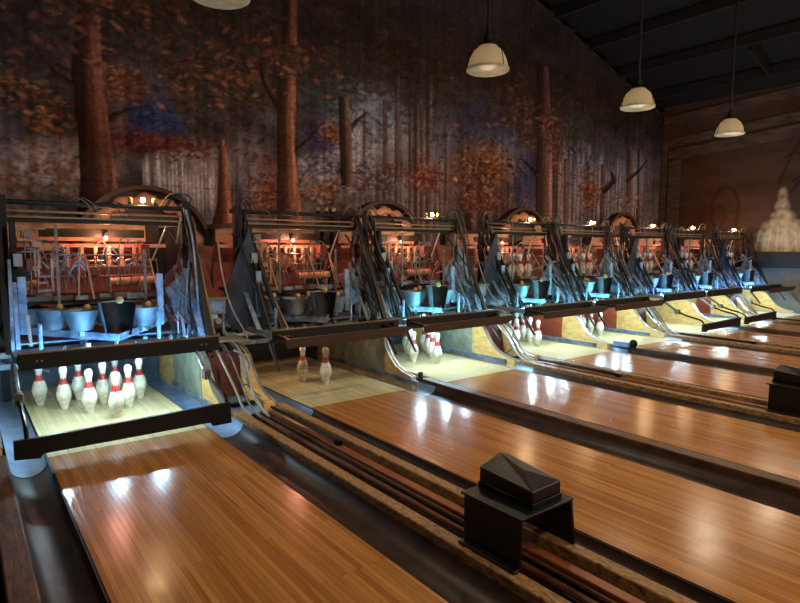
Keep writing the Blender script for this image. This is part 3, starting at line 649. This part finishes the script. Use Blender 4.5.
    B(G().lathe([(.03,0),(.05,.02),(.05,.06),(.03,.09)],V(.02,5.8,1.12),14),'motor','rust')
    B(G().tube([V(.62,5.32,.56),V(.62,5.32,.82)],.010,7),'bush','kick_trim')
    B(G().sheet([V(.60,5.62,1.0),V(.80,5.62,1.18),V(.84,5.62,.78),V(.70,5.62,.72)],.012),'side_plate','blue_steel')
    B(G().lathe([(.055,-.03),(.06,-.02),(.06,.02),(.055,.03)],V(.97,5.4,.72),14,rot=Matrix.Rotation(PI/2,3,'Y')),'gearbox','blue_steel')
    # small lamps on the top rail
    for x, m in ((.36,'jar'),(.47,'bulb_amber'),(.57,'jar')):
        s_ = B(G().lathe([(.022,1.785),(.024,1.80),(.014,1.815)],V(x,5.78,0),10),'lamp_socket','iron')
        B(G().lathe([(.010,1.81),(.019,1.82),(.021,1.84),(.015,1.855),(.001,1.858)],V(x,5.78,0),12),'bulb' if m != 'jar' else 'glass_jar',m,s_)
    # hidden-from-the-front working lights
    s_ = B(G().lathe([(.02,1.50),(.02,1.535)],V(.2,6.1,0),10),'lamp_socket','iron'); B(G().ball(V(.2,6.1,1.48),.02,12),'bulb','bulb_red',s_)
    return e
def cables(e, k):
    r = random.Random(40+k)
    B = lambda pts, rr, m, n='cable': G().tube(spline([V(*p) for p in pts],4),rr,6).build(n,M[m],e)
    def strut(p, q, w, m, h=None): G().bar(V(*p),V(*q),w,h or w*.7).build('strut',M[m],e)
    left = k != 0
    if left:
        strut((-.58,5.72,1.78),(-.42,5.15,.60),.040,'iron'); strut((-.62,5.72,1.70),(-.54,5.16,.60),.026,'iron'); strut((-.56,5.7,1.5),(-.36,5.15,.60),.020,'wood_tan' if k == 1 else 'iron')
        strut((-.66,5.70,1.2),(-.64,5.2,.60),.045,'blue_steel',.02); strut((-.62,5.6,1.3),(-.5,5.22,.60),.016,'blue_steel'); strut((-.70,5.6,1.0),(-.44,5.2,.62),.014,'steel')
    else:
        strut((-.60,5.3,.60),(-.60,5.35,1.12),.03,'blue_steel'); strut((-.64,5.2,.60),(-.63,5.25,1.3),.022,'blue_steel'); strut((-.68,5.1,.60),(-.67,5.5,1.75),.03,'iron')
        strut((-.52,5.25,.62),(-.53,5.3,.86),.024,'kick_trim')
    strut((.83,5.72,1.78),(.84,5.15,.60),.042,'iron'); strut((.87,5.70,1.72),(.87,5.16,.60),.020,'iron'); strut((.80,5.70,1.28),(.78,5.17,.60),.055,'blue_steel',.03)
    strut((.72,5.7,1.22),(.64,5.2,.60),.026,'blue_steel'); strut((.90,5.72,1.6),(.90,5.17,.60),.016,'wood_tan'); strut((.66,5.9,1.05),(.86,5.5,1.22),.026,'kick_trim')
    strut((.60,5.5,1.05),(.80,5.3,.85),.02,'steel'); strut((.86,5.6,1.1),(.68,5.25,.60),.018,'blue_steel'); strut((.70,5.75,1.55),(.86,5.5,1.15),.02,'iron')
    for s in (-1,1):
        xb = -.63 if s < 0 else .83
        if s < 0 and not left: continue
        for i in range(5):                 # hoses hanging down the frame
            x = xb+(r.random()-.5)*.1; y = 5.55+.17*r.random(); dx = -s*r.random()*.16+.03
            B([(x,y,1.72+.1*r.random()),(x+.03*s,y-.08,1.45),(x+dx*.5,y-.15-.1*r.random(),1.1),(x+dx,5.35-.1*r.random(),.82),(x+dx*.9,5.2,.60)],.005+.005*r.random(),r.choice(['rubber','rubber','iron','iron'] if k else ['rubber','iron','blue_steel']))
        for i in range(7):                 # dense dark linkages at the top corner
            x = xb+(r.random()-.5)*.16; y = 5.6+.14*r.random(); z = 1.35+.35*r.random(); a = (r.random()-.5)*.2
            strut((x,y,z),(x+a,y-.05,z-.12-.2*r.random()),.012+.02*r.random(),r.choice(['iron','rubber','iron','steel']))
        for i in range(4):
            x = xb+(r.random()-.5)*.08; a = .05+.11*r.random()
            B([(x,5.72,1.74),(x+a*.2,5.68,1.80+a*.6),(x-s*a*.8,5.7,1.82+a*.6),(x-s*a*1.6,5.72,1.77)],.006,r.choice(['rubber','wood_tan','rubber']))
    for i in range(5):
        x = -.5+1.1*r.random(); B([(x,5.74,1.78),(x+.06,5.72,1.79+.05*r.random()),(x+.14,5.7,1.77),(x+.2,5.73,1.66)],.005,r.choice(['rubber','wood_tan']))
    for i in range(6):
        x = .50+.3*r.random(); B([(x,5.18,.60),(x+.02,5.2,.70),(x+.08*(r.random()-.5),5.3,.8),(x+.1*(r.random()-.5),5.5,.95)],.005,r.choice(['rubber','rubber','blue_steel']),'hose')
    for i in range(5):                     # thin links between the cups and the frame
        x = -.5+1.1*r.random(); strut((x,5.5,.95),(x+.12*(r.random()-.5),5.75,1.2+.2*r.random()),.012,r.choice(['steel','board','kick_trim']))
proto = pinsetter()
def sweep(e, down, k):
    if down:
        g = G().prism([(-.728,.195),(-.728,.075),(-.59,.058),(-.575,.085),(.505,.085),(.52,.055),(.665,.055),(.66,.215),(-.60,.195)],4.19-MY,4.22-MY,'y')
        sb = g.build('sweep_bar', M['sweep_dark'], e)
        for s in (-1,1):
            x = -.66 if s < 0 else .64
            G().tube([V(x,4.95,.54),V(x,4.66,.36)],.018,8).build('sweep_arm', M['blue_steel'], e)
            G().box(x-.025,x+.025,4.62-MY,4.70-MY,.315,.395).build('arm_clamp', M['steel'], e, bevel=.004)
            G().tube(spline([V(x,4.66,.35),V(x+.005,4.45,.29),V(x+.005,4.27,.25),V(x+.005,4.215,.18)],4),.014,8).build('arm_rod', M['rail_black'], e)
    else:
        g = G().prism([(-.66,.505),(.60,.51),(.77,.575),(.64,.60),(-.62,.592),(-.68,.585)],4.55-MY,4.58-MY,'y')
        g.build('sweep_bar', M['sweep'], e, bevel=.003)
        for s in (-1,1):
            x = -.60 if s < 0 else .62
            G().bar(V(x,4.58,.56),V(x,4.93,.58),.025,.03).build('sweep_arm', M['iron'], e)
            G().tube(spline([V(x+.04*s,4.93,.53),V(x+.06*s,4.80,.38),V(x+.06*s,4.72,.28)],4),.014,8).build('arm_rod', M['iron'], e)
            G().bar(V(x+.06*s,4.72,.28),V(x+.06*s,4.92,.50),.018).build('arm_link', M['blue_steel'], e)
        G().lathe([(.04,-.02),(.045,-.012),(.045,.012),(.04,.02)],V(.74,4.86,.56),14,rot=Matrix.Rotation(PI/2,3,'Y')).build('arm_pivot', M['rail_black'], e)
DOWN = {0,5,6}
MLAB = ['first pinsetter from the left with sweep bar lowered over nine pins','second pinsetter, dark below, brown sweep bar raised over two pins','third pinsetter from the left, lit blue below, above the lane with six crowded pins',
        'fourth pinsetter, holding pins, right of the tall teal guard panel','fifth pinsetter, holding pins, above the lane with three pins','sixth pinsetter, the nearer of the two far machines with lowered sweep bars','seventh pinsetter, the farther of the two far machines with lowered sweep bars','last pinsetter beside the right wall']
BLUE = (.45,.80,1.0)
for k in range(8):
    e = proto if k == 0 else copy_tree(proto)
    e.location = (CEN[k]+(.0 if k else 0),MY,0); tag(e, MLAB[k], 'pinsetter', 'pinsetters'); e['_k'] = k
PS = {o['_k']: o for o in bpy.data.objects if '_k' in o}
for k, e in PS.items():
    del e['_k']
    sweep(e, k in DOWN, k); cables(e, k)
    lit = k != 1
    for xa in (-.42,-.02,.30): G().tube([V(xa,4.955,.521),V(xa+.07,4.955,.521)],.014,10).build('lamp_tube', M['tube' if lit else 'tube_off'], e)
    G().tube([V(-.58,4.965,.59),V(.80,4.965,.59)],.010,10).build('upper_lamp_tube', M[('tube_teal' if k in (2,3,4) else 'tube_blue') if lit else 'tube_off'], e)
    if k % 2 == 0:
        G().sheet([V(.60,5.68,.70),V(.62,5.68,1.12),V(.80,5.68,1.30),V(.86,5.68,1.46),V(.97,5.62,1.27),V(1.14,5.5,.60)],.012).build('guard_panel', M['rust' if k == 0 else 'blue_steel'], e)
    else:
        G().sheet([V(-.60,5.50,1.58),V(-.74,5.52,1.25),V(-.88,5.55,.86),V(-.80,5.50,.58),V(-.44,5.44,.62),V(-.5,5.46,1.1)],.012).build('guard_panel', M['navy'], e)
    if k % 2 == 0:
        G().sheet([V(.92,6.2,1.45),V(1.28,6.2,1.40),V(1.18,6.1,.95),V(.98,6.1,1.0)],.012).build('back_guard', M['rust'], e)
    light('POINT','machine_light',V(.2,6.05,1.46),14 if k < 3 else 11,(1,.36,.235),.03,parent=e)
    light('POINT','rear_fill',V(.62,6.75,1.72),5,(1,.42,.27),.04,parent=e)  # added fill with no lamp behind it, brightens the wheels and reddens the mural
    if k == 1:
        light('POINT','pit_light',V(-.2,5.35,.46),3,(1,.62,.34),.04,parent=e)
        for so_ in [o for o in e.children if o.name.startswith('lamp_socket')]:
            for b_ in so_.children:
                if b_.name.startswith('bulb') and b_.location.length < 9 and max(v[2] for v in b_.bound_box) > 1.7: b_.data = b_.data.copy(); b_.data.materials[0] = M['jar']
    if k != 1:
        light('POINT','rail_light',V(.47,5.74,1.93),9,(1,.62,.3),.03,parent=e)
# pins waiting in the machines
for k in (3,4,5,6,7):
    for i,(dx,y) in enumerate(((-.20,5.76),(.04,5.78),(.24,5.76),(.46,5.78),(.34,6.0))[:5 if k < 6 else 4]):
        w_ = ['leftmost','second from the left','third from the left','rightmost','hindmost']
        put_pin(CEN[k]+dx, y, .936, f'red necked pin held upright inside the {NTH[k]} pinsetter, {w_[i]}', f'pins held inside the {NTH[k]} pinsetter', rnd.random())

# pin elevator wheels behind the machines
for i,(x,y,r,zc) in enumerate(((1.80,7.25,.78,1.33),(5.28,7.25,.76,1.36),(8.55,7.25,.74,1.42),(11.95,7.25,.70,1.5))):
    e = empty('pin_elevator_wheel', (x,y,zc), ['large round pin elevator wheel behind the first pinsetter','round pin elevator wheel rising behind the third pinsetter','round pin elevator wheel behind the fourth pinsetter','dark round pin elevator wheel behind the sixth pinsetter'][i], 'elevator wheel', 'pin elevator wheels')
    R90 = Matrix.Rotation(PI/2,3,'X')
    G().lathe([(r-.05,-.09),(r,-.09),(r,.09),(r-.05,.09),(r-.05,-.09)],n=48,rot=R90).build('rim', M['wheel_rim'], e)
    G().lathe([(.1,-.07),(r-.05,-.07),(r-.05,-.05),(.1,-.05),(.1,-.07)],n=48,rot=R90).build('disc', M['wheel_rim'], e)
    for j in range(14):
        t = 2*PI*(j+.3)/14; a = Matrix.Rotation(t,3,'Y'); pr = [(q*1.5,z*.95-.18) for q,z in PP]
        g = G(); n0 = len(g.v); g.lathe(pr,n=12)
        g.v = [tuple(a @ (Vector((v[0],v[1]*.5,v[2]))+Vector((r-.17,-.02,0)))) for v in g.v]
        g.build('pin_pocket', M['wheel'], e)
    G().lathe([(.12,-.1),(.12,.1)],n=20,rot=R90).build('hub', M['iron'], e)
    G().box(-.06,.06,-.02,.1,-zc-.22,-.1).build('stand', M['iron'], e)

# ------------------------------------------------------------------ ball return hoods
def hood(xo, label):
    e = empty('ball_return_hood', (xo,1.68,0), label, 'ball return hood', 'ball return hoods')
    G().box(-.18,-.165,-.17,.17,.037,.258).build('near_side', M['hood'], e, bevel=.003)
    G().box(-.215,-.16,-.17,.17,.0365,.05).build('foot_flange', M['hood'], e, bevel=.003)
    G().prism([(.165,.258),(.18,.258),(.215,.037),(.20,.037)],-.17,.17,'y').build('far_side', M['hood'], e)
    G().box(-.185,.185,-.175,.19,.2585,.272).build('top_plate', M['hood'], e, bevel=.004)
    G().box(-.075,.135,-.145,.185,.2725,.297).build('plinth', M['rail_black'], e, bevel=.003)
    x0,x1,y0,y1 = -.07,.13,-.14,.18
    b = [(x0,y0,.2975),(x1,y0,.2975),(x1,y1,.2975),(x0,y1,.2975),(x0,y0,.348),(x1,y0,.352),(x1,y1,.388),(x0,y1,.368),(.005,-.02,.400),(.07,y1-.002,.410)]
    G().add(b,[(3,2,1,0),(0,1,5,4),(1,2,6,5),(2,3,7,9,6),(3,0,4,7),(4,5,8),(5,6,9,8),(4,8,9,7)]).build('cover', M['hood_cap'], e, bevel=.005, smooth=False)
for p in range(2):
    xo = A[2*p]+LW+.52
    hood(xo, ['black ball return hood with faceted cover in the foreground between the first two lanes','black ball return hood cut by the right edge of the photo'][p])

# little fittings on the dividers
def fitting(x, y, label):
    e = empty('foul_sensor', (x,y,.031), label, 'sensor box')
    G().box(-.04,.04,-.12,.12,.0005,.075).build('box', M['gutter_end'], e, bevel=.006)
    G().lathe([(.04,-.014),(.055,-.008),(.055,.008),(.04,.014)],(0,-.17,.065),16,rot=Matrix.Rotation(PI/2,3,'Y')).build('wheel', M['rail_black'], e)
    G().box(-.02,.02,-.2,-.1,.0005,.02).build('bracket', M['rail_black'], e)
fitting((A[3]+LW+GW+A[4]-GW)/2, 4.36, 'small blue sensor box with a wheel on the rail between the fourth and fifth lanes')
pg = empty('guide_peg', ((A[1]+LW+GW+A[2]-GW)/2+.0,4.47,.031), 'small brown forked peg at the end of the rail between the second and third lanes', 'peg')
for s in (-1,1): G().box(s*.014-.008,s*.014+.008,-.012,.012,.0005,.07).build('prong', M['sweep'], pg)
G().box(-.02,.02,-.014,.014,.07,.09).build('cross_piece', M['sweep'], pg)

# ------------------------------------------------------------------ pendant lamps
def pendant():
    e = bpy.data.objects.new('pendant_lamp', None); col.objects.link(e); e.empty_display_size = .1
    pr = [(.175,0),(.172,.03),(.155,.09),(.125,.15),(.085,.185),(.078,.195)]
    n = 48; vs = []; fs = []
    for i,(r,z) in enumerate(pr):
        for k in range(n):
            rr = r*(1+.012*(1 if k%2 else -1)); t = 2*PI*k/n; vs.append((rr*math.cos(t),rr*math.sin(t),z))
    for i in range(len(pr)-1):
        for k in range(n): fs.append((i*n+k,i*n+(k+1)%n,(i+1)*n+(k+1)%n,(i+1)*n+k))
    sh = G().add(vs,fs).build('shade', M['shade'], e); so = sh.modifiers.new('thick','SOLIDIFY'); so.thickness = .004
    G().lathe([(.178,-.012),(.186,-.006),(.186,.008),(.176,.012),(.168,.004),(.178,-.012)],n=40).build('rim', M['shade_rim'], e)
    G().lathe([(.075,.195),(.08,.197),(.08,.207),(.04,.235),(.034,.30),(.016,.315),(.016,.37),(.0001,.372)],n=20).build('socket', M['iron'], e)
    for t in (.5,2.6,4.7):
        G().tube(spline([(.06*math.cos(t),.06*math.sin(t),.235),(.115*math.cos(t),.115*math.sin(t),.215),(.165*math.cos(t),.165*math.sin(t),.11),(.188*math.cos(t),.188*math.sin(t),.0)],4),.0035,6).build('clip_wire', M['iron'], e)
    G().ball((0,0,.115),.045,14).build('bulb', M['lampbulb'], e)
    return e
pl0 = pendant()
LAMPS = [(1.37,2.945),(3.74,2.945),(6.16,2.99),(8.52,2.98)]
for i,(x,z) in enumerate(LAMPS):
    e = pl0 if i == 0 else copy_tree(pl0); e.location = (x,3.6,z)
    tag(e, ['ribbed cream pendant lamp cut off by the top edge of the photo','ribbed cream pendant lamp hanging against the mural, second from the left','ribbed cream pendant lamp on a long stem below the dark ceiling, third from the left','smallest ribbed cream pendant lamp hanging in front of the brown right wall'][i], 'pendant lamp', 'pendant lamps')
for i,(x,z) in enumerate(LAMPS):
    e = [o for o in bpy.data.objects if o.name.startswith('pendant_lamp') and abs(o.location.x-x) < .01][0]
    G().tube([(0,0,.37),(0,0,ZC(x)-z)],.012,8).build('stem', M['rubber'], e)
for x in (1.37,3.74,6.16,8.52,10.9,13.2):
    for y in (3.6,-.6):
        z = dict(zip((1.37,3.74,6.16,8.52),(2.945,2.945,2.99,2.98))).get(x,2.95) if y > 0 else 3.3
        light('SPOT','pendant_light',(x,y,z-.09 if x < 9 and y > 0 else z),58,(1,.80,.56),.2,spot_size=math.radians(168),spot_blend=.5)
        if x < 9 or y < 0: light('POINT','shade_glow_and_fill',(x,y,z+.02),1.2 if y > 0 else 95,(1,.84,.66),.12)  # weak shade glow in front; back row is added unseen fill for the mural

# ------------------------------------------------------------------ world, camera, view
w = bpy.data.worlds.new('dim'); bpy.context.scene.world = w; w.use_nodes = True
w.node_tree.nodes['Background'].inputs[0].default_value = (.55,.45,.40,1); w.node_tree.nodes['Background'].inputs[1].default_value = .02
cam = bpy.data.cameras.new('camera'); co = bpy.data.objects.new('camera', cam); col.objects.link(co)
cam.sensor_width = 36; cam.lens = 571.8/800*36; cam.clip_start = .05; cam.clip_end = 100
yaw, pitch, roll = .6594, .0961, .0053
fwd = Vector((math.sin(yaw)*math.cos(pitch), math.cos(yaw)*math.cos(pitch), -math.sin(pitch)))
right = Vector((math.cos(yaw), -math.sin(yaw), 0)); up = right.cross(fwd)
r2 = right*math.cos(roll)+up*math.sin(roll); u2 = up*math.cos(roll)-right*math.sin(roll)
co.matrix_world = Matrix((( r2.x,u2.x,-fwd.x,0),(r2.y,u2.y,-fwd.y,0),(r2.z,u2.z,-fwd.z,1.415),(0,0,0,1)))
sc = bpy.context.scene; sc.camera = co
sc.view_settings.view_transform = 'Standard'; sc.view_settings.look = 'None'; sc.view_settings.exposure = 0; sc.view_settings.gamma = 1
